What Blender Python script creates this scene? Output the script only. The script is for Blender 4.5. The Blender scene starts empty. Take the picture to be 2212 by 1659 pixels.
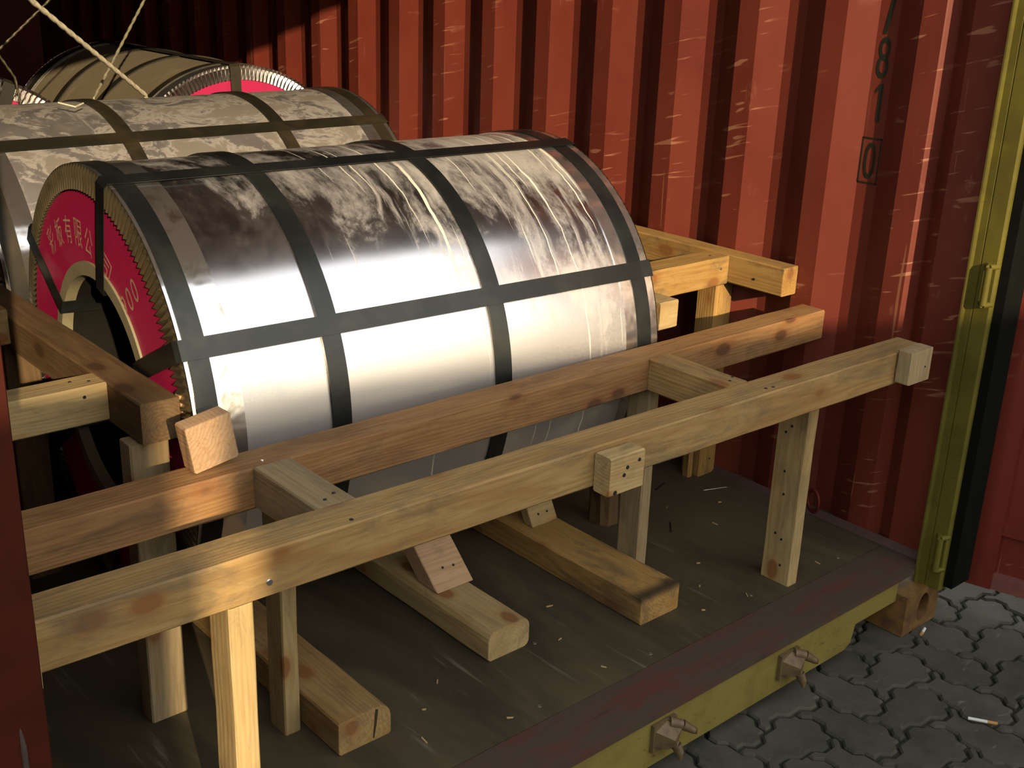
import bpy, bmesh, math, random
from mathutils import Vector, Matrix, Euler, noise as mnoise
S = bpy.context.scene
col = S.collection
PI = math.pi
rnd = random.Random(7)

# ------------------------------------------------------------------ camera
YAW, PITCH, ROLL, FPX = 0.7288, 0.3501, 0.0363, 2512.67
fw = Vector((math.sin(YAW)*math.cos(PITCH), math.cos(YAW)*math.cos(PITCH), -math.sin(PITCH)))
r0 = Vector((math.cos(YAW), -math.sin(YAW), 0)); u0 = r0.cross(fw)
rr = math.cos(ROLL)*r0 + math.sin(ROLL)*u0; uu = -math.sin(ROLL)*r0 + math.cos(ROLL)*u0
cam = bpy.data.cameras.new('camera'); cam.sensor_width = 36; cam.lens = FPX/2212*36
cam.clip_start = 0.02; cam.clip_end = 200
co = bpy.data.objects.new('camera', cam); col.objects.link(co)
co.matrix_world = Matrix(((rr.x, uu.x, -fw.x, 0), (rr.y, uu.y, -fw.y, 0), (rr.z, uu.z, -fw.z, 1.45), (0, 0, 0, 1)))
S.camera = co

# ------------------------------------------------------------------ light
SA, SC = 0.33, 0.35                       # sun runs (SA, 1, -SC)
sdir = Vector((SA, 1, -SC)).normalized()
sl = bpy.data.lights.new('sun', 'SUN'); sl.energy = 5.6; sl.angle = math.radians(0.6); sl.color = (1.0, 0.76, 0.46)
so = bpy.data.objects.new('sun', sl); col.objects.link(so)
so.rotation_euler = sdir.to_track_quat('-Z', 'Y').to_euler(); so.location = (-3, -8, 5)
w = bpy.data.worlds.new('sky'); S.world = w; w.use_nodes = True
wn = w.node_tree.nodes; wn.clear(); wl = w.node_tree.links
sky = wn.new('ShaderNodeTexSky'); sky.sky_type = 'NISHITA'; sky.sun_disc = False
sky.sun_elevation = math.radians(19); sky.sun_rotation = math.atan2(-SA, -1); sky.air_density = 1.3; sky.dust_density = 2.0
# hazy bright sky: smooth elevation ramp plus a little of the physical sky for the glow around the sun
tcw = wn.new('ShaderNodeTexCoord'); sep = wn.new('ShaderNodeSeparateXYZ'); ramp = wn.new('ShaderNodeValToRGB')
wl.new(tcw.outputs['Generated'], sep.inputs[0]); wl.new(sep.outputs['Z'], ramp.inputs[0])
cr = ramp.color_ramp; cr.elements[0].position = 0.0; cr.elements[0].color = (.70, .62, .44, 1)
cr.elements[1].position = 1.0; cr.elements[1].color = (.70, .72, .74, 1)
e_ = cr.elements.new(.35); e_.color = (1.0, .95, .82, 1)
HAZE, GLOW = 1.55, .05
sc1 = wn.new('ShaderNodeBackground'); sc1.inputs[1].default_value = HAZE
sc2 = wn.new('ShaderNodeBackground'); sc2.inputs[1].default_value = GLOW
add = wn.new('ShaderNodeAddShader'); wo = wn.new('ShaderNodeOutputWorld')
wl.new(ramp.outputs[0], sc1.inputs[0]); wl.new(sky.outputs[0], sc2.inputs[0])
wl.new(sc1.outputs[0], add.inputs[0]); wl.new(sc2.outputs[0], add.inputs[1]); wl.new(add.outputs[0], wo.inputs[0])
S.view_settings.view_transform = 'Standard'; S.view_settings.look = 'None'
S.view_settings.exposure = 0.70; S.view_settings.gamma = 1.0; S.view_settings.use_curve_mapping = False

# ------------------------------------------------------------------ materials
DIM = .53                                 # all diffuse albedos were picked for a brighter base
class NT:
    def __init__(s, name):
        s.m = bpy.data.materials.new(name); s.m.use_nodes = True
        s.t = s.m.node_tree; s.t.nodes.clear()
        s.o = s.t.nodes.new('ShaderNodeOutputMaterial'); s.p = s.t.nodes.new('ShaderNodeBsdfPrincipled')
        s.t.links.new(s.p.outputs[0], s.o.inputs[0])
    def put(s, sock, v):
        if isinstance(v, bpy.types.NodeSocket): s.t.links.new(v, sock)
        elif v is not None:
            if sock.type == 'RGBA' and not isinstance(v, (int, float)) and len(v) == 3: v = (*v, 1)
            sock.default_value = v
    def n(s, typ, out=0, props=None, **ins):
        nd = s.t.nodes.new('ShaderNode'+typ)
        for k, v in (props or {}).items(): setattr(nd, k, v)
        for k, v in ins.items():
            key = int(k[1:]) if k[0] == 'i' and k[1:].isdigit() else k
            s.put(nd.inputs[key], v)
        return nd.outputs[out]
    def math(s, op, a, b=None, c=None, clamp=False):
        nd = s.t.nodes.new('ShaderNodeMath'); nd.operation = op; nd.use_clamp = clamp
        for i, v in enumerate((a, b, c)): s.put(nd.inputs[i], v)
        return nd.outputs[0]
    def vm(s, op, a, b=None, out=0):
        nd = s.t.nodes.new('ShaderNodeVectorMath'); nd.operation = op
        s.put(nd.inputs[0], a)
        if b is not None: s.put(nd.inputs[3 if op == 'SCALE' else 1], b)
        return nd.outputs[out]
    def mix(s, f, a, b, blend='MIX'):
        nd = s.t.nodes.new('ShaderNodeMix'); nd.data_type = 'RGBA'; nd.blend_type = blend
        s.put(nd.inputs[0], f); s.put(nd.inputs[6], a); s.put(nd.inputs[7], b); return nd.outputs[2]
    def noise(s, v, scale, detail=3, rough=.55, dist=0, out=0):
        return s.n('TexNoise', out, None, Vector=v, Scale=scale, Detail=detail, Roughness=rough, Distortion=dist)
    def ss(s, v, a, b):
        return s.n('MapRange', 0, {'interpolation_type': 'SMOOTHSTEP'}, i0=v, i1=a, i2=b, i3=0.0, i4=1.0)
    def xyz(s, v):
        nd = s.t.nodes.new('ShaderNodeSeparateXYZ'); s.put(nd.inputs[0], v); return nd.outputs
    def cxyz(s, x, y, z):
        return s.n('CombineXYZ', 0, None, X=x, Y=y, Z=z)
    def obj(s): return s.n('TexCoord', 3)
    def rand(s): return s.n('ObjectInfo', 5)
    def bump(s, h, strength=.3, dist=.002):
        nd = s.t.nodes.new('ShaderNodeBump'); nd.inputs['Strength'].default_value = strength
        nd.inputs['Distance'].default_value = dist; s.put(nd.inputs['Height'], h)
        s.t.links.new(nd.outputs[0], s.p.inputs['Normal'])
    def fin(s, col=None, rough=None, metal=None, spec=None, dim=None):
        d = DIM if dim is None else dim
        if d != 1.0: col = s.mix(1.0, col, (d, d, d), 'MULTIPLY')
        s.put(s.p.inputs['Base Color'], col); s.put(s.p.inputs['Roughness'], rough)
        s.put(s.p.inputs['Metallic'], metal); s.put(s.p.inputs['Specular IOR Level'], spec)
        return s.m

def wood(name, base, dark, stain=(.16, .12, .075), stain_amt=.5, knot=(.30, .12, .035), burn=False):
    k = NT(name); o = k.obj(); r = k.rand()
    off = k.cxyz(k.math('MULTIPLY', r, 31.0), k.math('MULTIPLY', r, 17.0), k.math('MULTIPLY', r, 23.0))
    x, y, z = k.xyz(o)
    long_ = k.vm('ADD', k.vm('MULTIPLY', o, (1.0, 6.0, 6.0)), off)
    wob = k.noise(long_, 1.6, 2)
    r2 = k.math('FRACT', k.math('MULTIPLY', r, 7.3))
    yy = k.math('ADD', k.math('ADD', y, k.math('MULTIPLY_ADD', r, .16, -.08)), k.math('MULTIPLY_ADD', wob, .05, -.025))
    zz = k.math('ADD', k.math('ADD', z, k.math('MULTIPLY_ADD', r2, .12, -.10)), k.math('MULTIPLY_ADD', wob, .05, -.025))
    d = k.math('SQRT', k.math('ADD', k.math('MULTIPLY', yy, yy), k.math('MULTIPLY', zz, zz)))
    ring = k.math('MULTIPLY_ADD', k.math('SINE', k.math('MULTIPLY', d, 820.0)), .5, .5)
    ring = k.math('POWER', ring, 1.6)
    fib = k.noise(k.vm('ADD', k.vm('MULTIPLY', o, (7.0, 150.0, 150.0)), off), 1.0, 4, .65)
    broad = k.noise(k.vm('ADD', k.vm('MULTIPLY', o, (2.2, 14.0, 14.0)), off), 1.0, 4, .6)
    c = k.mix(k.math('MULTIPLY', ring, .45), base, dark)
    c = k.mix(k.ss(fib, .45, .75), c, dark)
    c = k.mix(k.math('MULTIPLY', k.ss(broad, .45, .72), .55), c, (dark[0]*.9, dark[1]*.8, dark[2]*.7))
    vk = k.n('TexVoronoi', 0, None, Vector=k.vm('ADD', k.vm('MULTIPLY', o, (6.0, 10.0, 10.0)), off), Scale=1.0)
    km = k.math('SUBTRACT', 1.0, k.ss(vk, .13, .20))
    halo = k.math('SUBTRACT', 1.0, k.ss(vk, .16, .34))
    c = k.mix(k.math('MULTIPLY', halo, .45), c, (dark[0], dark[1]*.8, dark[2]*.7))
    c = k.mix(k.math('MULTIPLY', km, .85), c, knot)
    smg = k.noise(k.vm('ADD', k.vm('MULTIPLY', o, (5.0, 16.0, 16.0)), off), 1.0, 6, .75, 1.2)
    c = k.mix(k.math('MULTIPLY', k.ss(smg, .52, .70), .45), c, (stain[0]*1.15, stain[1]*1.2, stain[2]*1.3))
    st = k.noise(k.vm('ADD', k.vm('MULTIPLY', o, (3.0, 9.0, 9.0)), off), 1.3, 5, .7, .6)
    c = k.mix(k.math('MULTIPLY', k.ss(st, .47, .68), stain_amt), c, stain)
    if burn:
        bm_ = k.math('MULTIPLY', k.ss(k.math('ADD', k.math('MULTIPLY', x, -1.0), k.math('MULTIPLY', smg, .05)), .585, .622), k.ss(z, .012, .036))
        c = k.mix(k.math('MULTIPLY', bm_, .9), c, (.035, .026, .016))
    bright = k.math('MULTIPLY_ADD', r, .25, .88)
    c = k.mix(1.0, c, k.cxyz(bright, bright, bright), 'MULTIPLY')
    k.bump(k.math('ADD', fib, k.math('MULTIPLY', ring, .4)), .35, .0015)
    return k.fin(c, .72, 0, .25)
W_TAN = wood('wood_tan', (.50, .33, .130), (.34, .20, .068), stain_amt=.6)
W_RED = wood('wood_reddish', (.40, .225, .090), (.26, .12, .042), stain=(.13, .08, .045), stain_amt=.6, knot=(.12, .05, .022))
W_PALE = wood('wood_pale', (.56, .42, .20), (.44, .30, .12), stain_amt=.35)
W_GOLD = wood('wood_golden', (.50, .31, .10), (.36, .19, .05), stain=(.10, .075, .05), stain_amt=.6)
W_DARK = wood('wood_dark', (.19, .120, .055), (.125, .07, .028), stain=(.08, .055, .03), stain_amt=.5, knot=(.075, .038, .016))  # base darkened to hold the side beam's shade in the wood colour
W_BURN = wood('wood_scorched', (.50, .31, .10), (.36, .19, .05), stain=(.10, .075, .05), stain_amt=.6, burn=True)
W_PINK = wood('wood_pinkish', (.62, .42, .25), (.46, .26, .13), stain_amt=.15)
W_GREY = wood('wood_grey', (.45, .35, .20), (.34, .25, .13), stain_amt=.4)

def steel(name, dust_bias, dust_slope, dust_col=(.30, .275, .215), rough=.19, seed=0.0, drip_amt=1.0, floor_=.005, mottle=0.0):
    k = NT(name); o = k.obj(); x, y, z = k.xyz(o)
    th = k.math('ARCTAN2', z, k.math('MULTIPLY', y, -1.0))          # 0 front, pi/2 top
    P = k.cxyz(k.math('ADD', x, seed), k.math('MULTIPLY', th, .48), seed)
    wv = k.noise(k.vm('MULTIPLY', P, (3, 3, 3)), 1.6, 3)
    P2 = k.cxyz(k.math('ADD', k.math('ADD', x, seed), k.math('MULTIPLY_ADD', wv, .036, -.018)), k.math('MULTIPLY', th, .48), seed)
    cloud = k.noise(k.vm('MULTIPLY', P2, (3.4, 1.9, 1)), 2.4, 8, .70, .35)
    smear = k.noise(k.vm('MULTIPLY', P2, (15.0, 1.5, 1)), 1.0, 7, .68, .9)
    drip = k.noise(k.vm('MULTIPLY', P2, (105.0, 1.2, 1)), 1.0, 2, .4, .1)
    bias = k.math('MULTIPLY_ADD', x, dust_slope, dust_bias)
    top = k.math('MULTIPLY', k.ss(th, .75, 1.35), .10)
    bias = k.math('ADD', bias, top)
    m1 = k.ss(k.math('ADD', cloud, bias), .46, .78)
    m2 = k.math('MULTIPLY', k.ss(k.math('ADD', smear, bias), .56, .80), .85)
    m3 = k.math('MULTIPLY', k.ss(k.math('ADD', drip, k.math('MULTIPLY', bias, .45)), .69, .73), k.math('MULTIPLY', k.ss(x, -.28, -.08), drip_amt))
    dust = k.math('MAXIMUM', k.math('MULTIPLY', m1, .62), k.math('MAXIMUM', k.math('MULTIPLY', m2, .75), m3), clamp=True)
    fine = k.noise(k.vm('MULTIPLY', P, (60, 60, 1)), 3.0, 3, .7)
    dust = k.math('MULTIPLY', dust, k.math('MULTIPLY_ADD', fine, .7, .6), clamp=True)
    film = k.math('MAXIMUM', dust, k.math('MULTIPLY_ADD', k.ss(cloud, .35, .7), .05, floor_))
    low = k.math('SUBTRACT', 1.0, k.ss(th, .10, .48))                # extra film low on the front
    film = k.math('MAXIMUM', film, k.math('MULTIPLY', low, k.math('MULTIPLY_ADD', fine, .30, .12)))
    dc = k.mix(m3, dust_col, (.50, .47, .39))
    dc = k.mix(k.math('MULTIPLY', k.ss(cloud, .5, .75), .5), dc, (.22, .185, .125))
    if mottle:
        blot = k.noise(k.vm('MULTIPLY', P, (3.0, 4.2, 1)), 2.2, 7, .72, .5)
        dc = k.mix(k.math('MULTIPLY', k.ss(blot, .46, .60), mottle), dc, (.040, .033, .018))
        film = k.math('MAXIMUM', film, k.math('MULTIPLY', k.ss(blot, .44, .58), mottle))
    c = k.mix(film, (.60, .585, .60), dc)
    rg = k.math('MULTIPLY_ADD', film, .50, rough)
    rg = k.math('ADD', rg, k.math('MULTIPLY_ADD', fine, .06, -.02))
    k.bump(k.math('ADD', k.noise(k.vm('MULTIPLY', P, (5, 5, 1)), 1.0, 1), k.math('MULTIPLY', dust, .05)), .25, .006)
    return k.fin(c, rg, k.math('SUBTRACT', 1.0, k.math('MULTIPLY', film, .9)), None, 1.0)
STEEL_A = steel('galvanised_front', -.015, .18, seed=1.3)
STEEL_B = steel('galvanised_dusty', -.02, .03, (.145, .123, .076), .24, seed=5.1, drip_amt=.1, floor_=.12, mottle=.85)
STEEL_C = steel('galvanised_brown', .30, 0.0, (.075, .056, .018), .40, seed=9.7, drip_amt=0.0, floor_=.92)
def ringmat():
    k = NT('bright_edge_ring'); o = k.obj()
    n = k.noise(k.vm('MULTIPLY', o, (9, 9, 9)), 2.0, 4, .6, .5)
    k.bump(k.noise(o, 14, 2), .5, .004)
    return k.fin(k.mix(k.ss(n, .5, .72), (.66, .65, .66), (.34, .30, .24)), k.math('MULTIPLY_ADD', n, .22, .06), .95, None, 1.0)
RINGM = ringmat()
def simple(name, c, rough, metal=0, var=.25, scale=18, c2=None, bump=.0, spec=None):
    k = NT(name); o = k.obj(); n = k.noise(o, scale, 5, .65, .3)
    cc = k.mix(k.ss(n, .42, .72), c, c2 or tuple(v*(1-var) for v in c))
    if bump: k.bump(n, bump, .002)
    return k.fin(cc, k.math('MULTIPLY_ADD', n, .15, rough-.07), metal, spec, 1.0 if metal > .7 else None)
STRAP = simple('blackened_strap', (.020, .024, .026), .30, .45, scale=6, c2=(.042, .048, .044))
STRAPD = simple('dusty_strap', (.022, .020, .013), .5, .3, scale=6, c2=(.060, .045, .020))
FLUTE = simple('fluted_tinplate', (.80, .79, .78), .16, 1.0, .12)
FLUTEB = simple('fluted_brown_plate', (.20, .175, .11), .30, .8, .35)
PINK = simple('magenta_label', (.52, .012, .105), .42, 0, .12, 30)
CREAM = simple('core_ring_card', (.30, .27, .17), .6, 0, .25, 14)
BORE = simple('bore_dark', (.014, .013, .010), .8, 0, spec=.1)
PRINT = simple('label_print', (.62, .36, .26), .6)
NAIL = simple('nail_dark', (.03, .035, .05), .5, .6)
NAILB = simple('nail_bright', (.75, .75, .75), .25, 1.0)
RUBBER = simple('gasket_rubber', (.007, .008, .007), .95, spec=.05)
STENCIL = simple('stencil_black', (.012, .018, .010), .45)
ROPE = simple('wire_rope_steel', (.85, .80, .60), .40, .1, .3, 60)
ROPED = simple('wire_rope_dull', (.09, .078, .04), .5, .4, .4, 60)

def redpaint(name, base=(.195, .037, .021), scratch=.8, wall=True):
    k = NT(name); o = k.obj(); x, y, z = k.xyz(o)
    big = k.noise(k.vm('MULTIPLY', o, (1.0, 1.3, 1.0)), 2.2, 5, .65)
    mid = k.noise(k.vm('MULTIPLY', o, (6, 6, 1.2)), 2.0, 5, .65, .4)
    c = k.mix(k.ss(big, .40, .70), base, (base[0]*.80, base[1]*.72, base[2]*.8))
    c = k.mix(k.math('MULTIPLY', k.ss(mid, .55, .8), .35), c, (.15, .05, .028))
    tilt = k.math('ADD', z, k.math('MULTIPLY', y, .28))
    s1 = k.noise(k.cxyz(0.0, k.math('MULTIPLY', y, 8.5), k.math('MULTIPLY', tilt, 62.0)), 1.0, 2, .4, .4)
    s2 = k.noise(k.cxyz(4.0, k.math('MULTIPLY', y, 85.0), k.math('MULTIPLY', z, 2.2)), 1.0, 2, .4, .6)
    gate = k.ss(k.noise(o, 3.1, 3, .6), .44, .58)
    sm = k.math('MAXIMUM', k.ss(s1, .64, .68), k.math('MULTIPLY', k.ss(s2, .70, .72), .7))
    patch = k.math('MULTIPLY', k.ss(k.noise(k.vm('MULTIPLY', o, (1, 7, 4)), 3.0, 4, .7), .60, .70), .30)
    sm = k.math('MAXIMUM', k.math('MULTIPLY', sm, gate), k.math('MULTIPLY', patch, gate))
    if wall: sm = k.math('MULTIPLY', sm, k.math('SUBTRACT', 1.0, k.math('MULTIPLY', k.ss(x, .006, .022), .75)))
    c = k.mix(k.math('MULTIPLY', sm, scratch), c, (.42, .19, .11))
    k.bump(k.noise(o, 7, 2), .12, .01)
    return k.fin(c, k.math('MULTIPLY_ADD', mid, .2, .42), 0, .25)
RED = redpaint('red_wall_paint')
REDD = redpaint('red_door_paint', (.185, .026, .014), .35, False)
def yellowpaint(name, ca, cb):
    k = NT(name); o = k.obj()
    n = k.noise(o, 9, 6, .7, .4); n2 = k.noise(k.vm('MULTIPLY', o, (1, 1, 3)), 26, 5, .7)
    c = k.mix(k.ss(n, .4, .7), ca, cb)
    c = k.mix(k.ss(n2, .62, .70), c, (.13, .055, .018))
    return k.fin(c, .55, 0, .2)
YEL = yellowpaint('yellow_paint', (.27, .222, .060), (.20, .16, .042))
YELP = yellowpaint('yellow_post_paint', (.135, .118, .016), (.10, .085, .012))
RUSTY = simple('rusty_yellow_casting', (.22, .12, .022), .6, 0, .5, 16, (.09, .035, .014), .3)
KEEP = simple('weathered_keeper', (.17, .115, .05), .6, .2, .4, 40, (.10, .06, .03), .3)
def plate():
    k = NT('sill_plate_worn'); o = k.obj(); x, y, z = k.xyz(o)
    n = k.noise(k.vm('MULTIPLY', o, (2, 9, 1)), 2.0, 6, .7, .4); n2 = k.noise(k.vm('MULTIPLY', o, (3, 30, 1)), 3, 4, .6)
    c = k.mix(k.ss(n, .32, .56), (.115, .040, .033), (.080, .060, .043))
    c = k.mix(k.ss(n2, .56, .75), c, (.045, .040, .030))
    return k.fin(c, .75, 0, .15)
PLATE = plate()
def ply():
    k = NT('worn_plywood_floor'); o = k.obj()
    n = k.noise(k.vm('MULTIPLY', o, (3.5, 1.0, 1)), 1.3, 6, .65, .5)
    s = k.noise(k.vm('MULTIPLY', o, (42, 2.6, 1)), 1.0, 3, .6, .3)
    g = k.ss(k.noise(o, 3.4, 3), .46, .60)
    f = k.noise(k.vm('MULTIPLY', o, (260, 14, 1)), 1.0, 3, .6)
    c = k.mix(k.ss(n, .35, .68), (.105, .084, .048), (.048, .040, .024))
    c = k.mix(k.math('MULTIPLY', k.ss(f, .45, .8), .4), c, (.055, .045, .028))
    c = k.mix(k.math('MULTIPLY', k.math('MULTIPLY', k.ss(s, .58, .72), g), .55), c, (.23, .20, .15))
    k.bump(f, .2, .001)
    return k.fin(c, k.math('MULTIPLY_ADD', n, .25, .50), 0, .2)
PLY = ply()
def paverm():
    k = NT('concrete_paver'); o = k.obj(); r = k.rand()
    off = k.cxyz(k.math('MULTIPLY', r, 91.0), k.math('MULTIPLY', r, 57.0), 0.0)
    p = k.vm('ADD', o, off)
    n = k.noise(p, 9, 6, .7); f = k.noise(p, 220, 3, .7); wsp = k.noise(k.vm('MULTIPLY', p, (9, 22, 9)), 1.4, 4, .65, .6)
    b = k.math('MULTIPLY_ADD', r, .3, .85)
    c = k.mix(k.ss(n, .35, .7), (.086, .084, .066), (.055, .055, .044))
    c = k.mix(k.math('MULTIPLY', k.ss(f, .5, .75), .45), c, (.125, .12, .095))
    c = k.mix(k.math('MULTIPLY', k.ss(wsp, .63, .75), .5), c, (.24, .24, .21))
    c = k.mix(1.0, c, k.cxyz(b, b, b), 'MULTIPLY')
    k.bump(f, .4, .0012)
    return k.fin(c, .85, 0, .12)
PAVER = paverm()
SOIL = simple('joint_soil', (.022, .021, .014), .9, 0, .4, 60)
SLIV = simple('wood_sliver', (.55, .40, .18), .8)
FILTER = simple('cigarette_filter', (.50, .26, .08), .8)
PAPER = simple('cigarette_paper', (.72, .74, .72), .8, 0, .08)

# ------------------------------------------------------------------ helpers
def mesh_obj(name, V, F, mat, parent=None, smooth=None, loc=None, rot=None):
    me = bpy.data.meshes.new(name); me.from_pydata([tuple(v) for v in V], [], F); me.update()
    if smooth is True:
        for p in me.polygons: p.use_smooth = True
    elif smooth is not None:
        for i, p in enumerate(me.polygons): p.use_smooth = i in smooth
    me.materials.append(mat)
    return link(name, me, parent, loc, rot)
def link(name, me, parent=None, loc=None, rot=None):
    o = bpy.data.objects.new(name, me); col.objects.link(o)
    if loc is not None: o.location = loc
    if rot is not None: o.rotation_euler = rot
    if parent is not None:
        o.parent = parent
    return o
def mw(o):
    m = Matrix.LocRotScale(o.location, o.rotation_euler, o.scale)
    return (mw(o.parent) @ o.matrix_parent_inverse @ m) if o.parent else m
def hang(o, parent):                      # parent while keeping world placement
    o.parent = parent; o.matrix_parent_inverse = mw(parent).inverted(); return o
def tag(o, label, cat, group=None):
    o['label'] = label; o['category'] = cat
    if group: o['group'] = group
    return o
def struct(o, label=None):
    o['kind'] = 'structure'
    if label: o['label'] = label
    return o
def empty(name, loc, rz=0):
    o = bpy.data.objects.new(name, None); col.objects.link(o); o.location = loc; o.rotation_euler = (0, 0, rz)
    o.empty_display_size = .05; return o
BOXF = [(0, 3, 2, 1), (4, 5, 6, 7), (0, 1, 5, 4), (1, 2, 6, 5), (2, 3, 7, 6), (3, 0, 4, 7)]
def boxv(x0, x1, y0, y1, z0, z1):
    return [(x0, y0, z0), (x1, y0, z0), (x1, y1, z0), (x0, y1, z0), (x0, y0, z1), (x1, y0, z1), (x1, y1, z1), (x0, y1, z1)]
class MB:
    def __init__(s): s.V = []; s.F = []; s.sm = set()
    def add(s, V, F, smooth=False):
        b = len(s.V); s.V += [tuple(v) for v in V]
        for f in F:
            if smooth: s.sm.add(len(s.F))
            s.F.append(tuple(i+b for i in f))
    def box(s, *a): s.add(boxv(*a), BOXF)
    def tube(s, p0, p1, r0_, r1_=None, n=10, cap=True):
        r1_ = r0_ if r1_ is None else r1_
        a, b = Vector(p0), Vector(p1); d = (b-a).normalized(); u = d.orthogonal().normalized(); v = d.cross(u)
        V = [c+rad*(math.cos(t)*u+math.sin(t)*v) for c, rad in ((a, r0_), (b, r1_)) for t in [2*PI*i/n for i in range(n)]]
        s.add(V, [(i, (i+1) % n, n+(i+1) % n, n+i) for i in range(n)], True)
        if cap: s.add(V[:n], [tuple(range(n-1, -1, -1))]); s.add(V[n:], [tuple(range(n))])
    def obj(s, name, mat, parent=None, loc=None, rot=None):
        return mesh_obj(name, s.V, s.F, mat, parent, s.sm, loc, rot)
def cbox(name, x0, x1, y0, y1, z0, z1, mat, bev=.003, parent=None, rot=None):
    """bevelled box with its origin at the bottom centre"""
    c = Vector(((x0+x1)/2, (y0+y1)/2, z0)); bm = bmesh.new()
    vs = [bm.verts.new((v[0]-c.x, v[1]-c.y, v[2]-c.z)) for v in boxv(x0, x1, y0, y1, z0, z1)]
    for f in BOXF: bm.faces.new([vs[i] for i in f])
    if bev: bmesh.ops.bevel(bm, geom=bm.edges[:], offset=bev, segments=2, affect='EDGES', profile=.6)
    me = bpy.data.meshes.new(name); bm.to_mesh(me); bm.free(); me.materials.append(mat)
    return link(name, me, parent, c, rot)

def nail_part(parent, p, n, r=.0035, mat=None, name='nail'):
    n = Vector(n).normalized(); b = MB(); b.tube((0, 0, 0), n*.0016, r, r*.85, 8)
    o = b.obj(name, mat or NAIL, None, Vector(p)-n*.0002); return hang(o, parent)

def timber(name, x0, x1, y0, y1, z0, z1, grain, mat, label, cat, group=None, rz=0.0, section=None, rough=.0008,
           nails=(), bow=0.0, ry=0.0, cut=None, seed=None):
    """sawn timber; local X runs along the grain, origin at the centre"""
    R_ = random.Random(seed if seed is not None else hash((round(x0, 3), round(y0, 3), round(z0, 3))) & 0xffff)
    c = Vector(((x0+x1)/2, (y0+y1)/2, (z0+z1)/2)); dx, dy, dz = x1-x0, y1-y0, z1-z0
    if grain == 'x': L, a, b = dx, dy, dz; rot = Matrix.Identity(3)
    elif grain == 'y': L, a, b = dy, dx, dz; rot = Matrix(((0, -1, 0), (1, 0, 0), (0, 0, 1)))      # local X -> +Y, Y -> -X
    else: L, a, b = dz, dy, dx; rot = Matrix(((0, 0, -1), (0, 1, 0), (1, 0, 0)))                  # local X -> +Z, Z -> -X
    ch = .003
    if section is None:
        A, B = a/2, b/2
        section = [(-A+ch, -B), (A-ch, -B), (A, -B+ch), (A, B-ch), (A-ch, B), (-A+ch, B), (-A, B-ch), (-A, -B+ch)]
    n = max(3, int(L/.09)); k = len(section); V = []; F = []
    xs = [-L/2, -L/2+.002]+[-L/2+L*i/n for i in range(1, n)]+[L/2-.002, L/2]
    ph = R_.random()*6
    for i, x in enumerate(xs):
        e = .985 if i in (0, len(xs)-1) else 1.0
        sl_ = 0 if cut is None else cut*(1 if i > len(xs)//2 else 0)
        t = (x/L+.5)
        for (p, q) in section:
            jp, jq = (R_.uniform(-rough, rough), R_.uniform(-rough, rough)) if 1 < i < len(xs)-2 else (0, 0)
            V.append((x, p*e+jp, q*e+jq+bow*math.sin(PI*t)))
    for i in range(len(xs)-1):
        for j in range(k):
            F.append((i*k+j, i*k+(j+1) % k, (i+1)*k+(j+1) % k, (i+1)*k+j))
    F = [tuple(reversed(f)) for f in F]
    F.append(tuple(range(k))); F.append(tuple(range((len(xs)-1)*k+k-1, (len(xs)-1)*k-1, -1)))
    o = mesh_obj(name, V, F, mat)
    bm = bmesh.new(); bm.from_mesh(o.data); bmesh.ops.recalc_face_normals(bm, faces=bm.faces); bm.to_mesh(o.data); bm.free()
    M = Matrix.Rotation(rz, 3, 'Z') @ Matrix.Rotation(ry, 3, 'Y') @ rot
    o.location = c; o.rotation_euler = M.to_euler()
    tag(o, label, cat, group)
    for nl in nails: nail_part(o, *nl)
    return o

# ------------------------------------------------------------------ ground: interlocking pavers laid in herringbone
GZ = -.165
gb = MB(); gb.box(-25, 25, -25, 25, -.32, GZ-.014)
ground = struct(gb.obj('ground', SOIL), 'yard ground under interlocking grey concrete pavers')
PA = .1065
def zz_edge(i, j, horiz):                 # one grid edge: wavy polyline shared by the two neighbours
    s = 1 if (i+j) % 2 == 0 else -1
    pr = [(0, 0), (.24, 0), (.40, .17*s), (.66, .17*s), (.82, 0), (1, 0)]
    return [((i+t), j+d) if horiz else (i+d, j+t) for t, d in pr]
def paver_outline(i, j, ww, hh):
    pts = []
    for a in range(ww): pts += zz_edge(i+a, j, True)[:-1]
    for b in range(hh): pts += zz_edge(i+ww, j+b, False)[:-1]
    for a in reversed(range(ww)): pts += zz_edge(i+a, j+hh, True)[::-1][:-1]
    for b in reversed(range(hh)): pts += zz_edge(i, j+b, False)[::-1][:-1]
    return pts
def inset(pts, d):
    n = len(pts); out = []
    for q in range(n):
        p0, p1, p2 = Vector(pts[q-1]), Vector(pts[q]), Vector(pts[(q+1) % n])
        a = (p1-p0); b = (p2-p1)
        if a.length < 1e-6 or b.length < 1e-6: out.append(tuple(p1)); continue
        na = Vector((-a.y, a.x)).normalized(); nb = Vector((-b.y, b.x)).normalized()
        m = (na+nb); m = m.normalized()/max(.5, m.normalized().dot(na)); out.append(tuple(p1+m*d))
    return out
XL0 = .5
pav_meshes = {}
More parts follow.
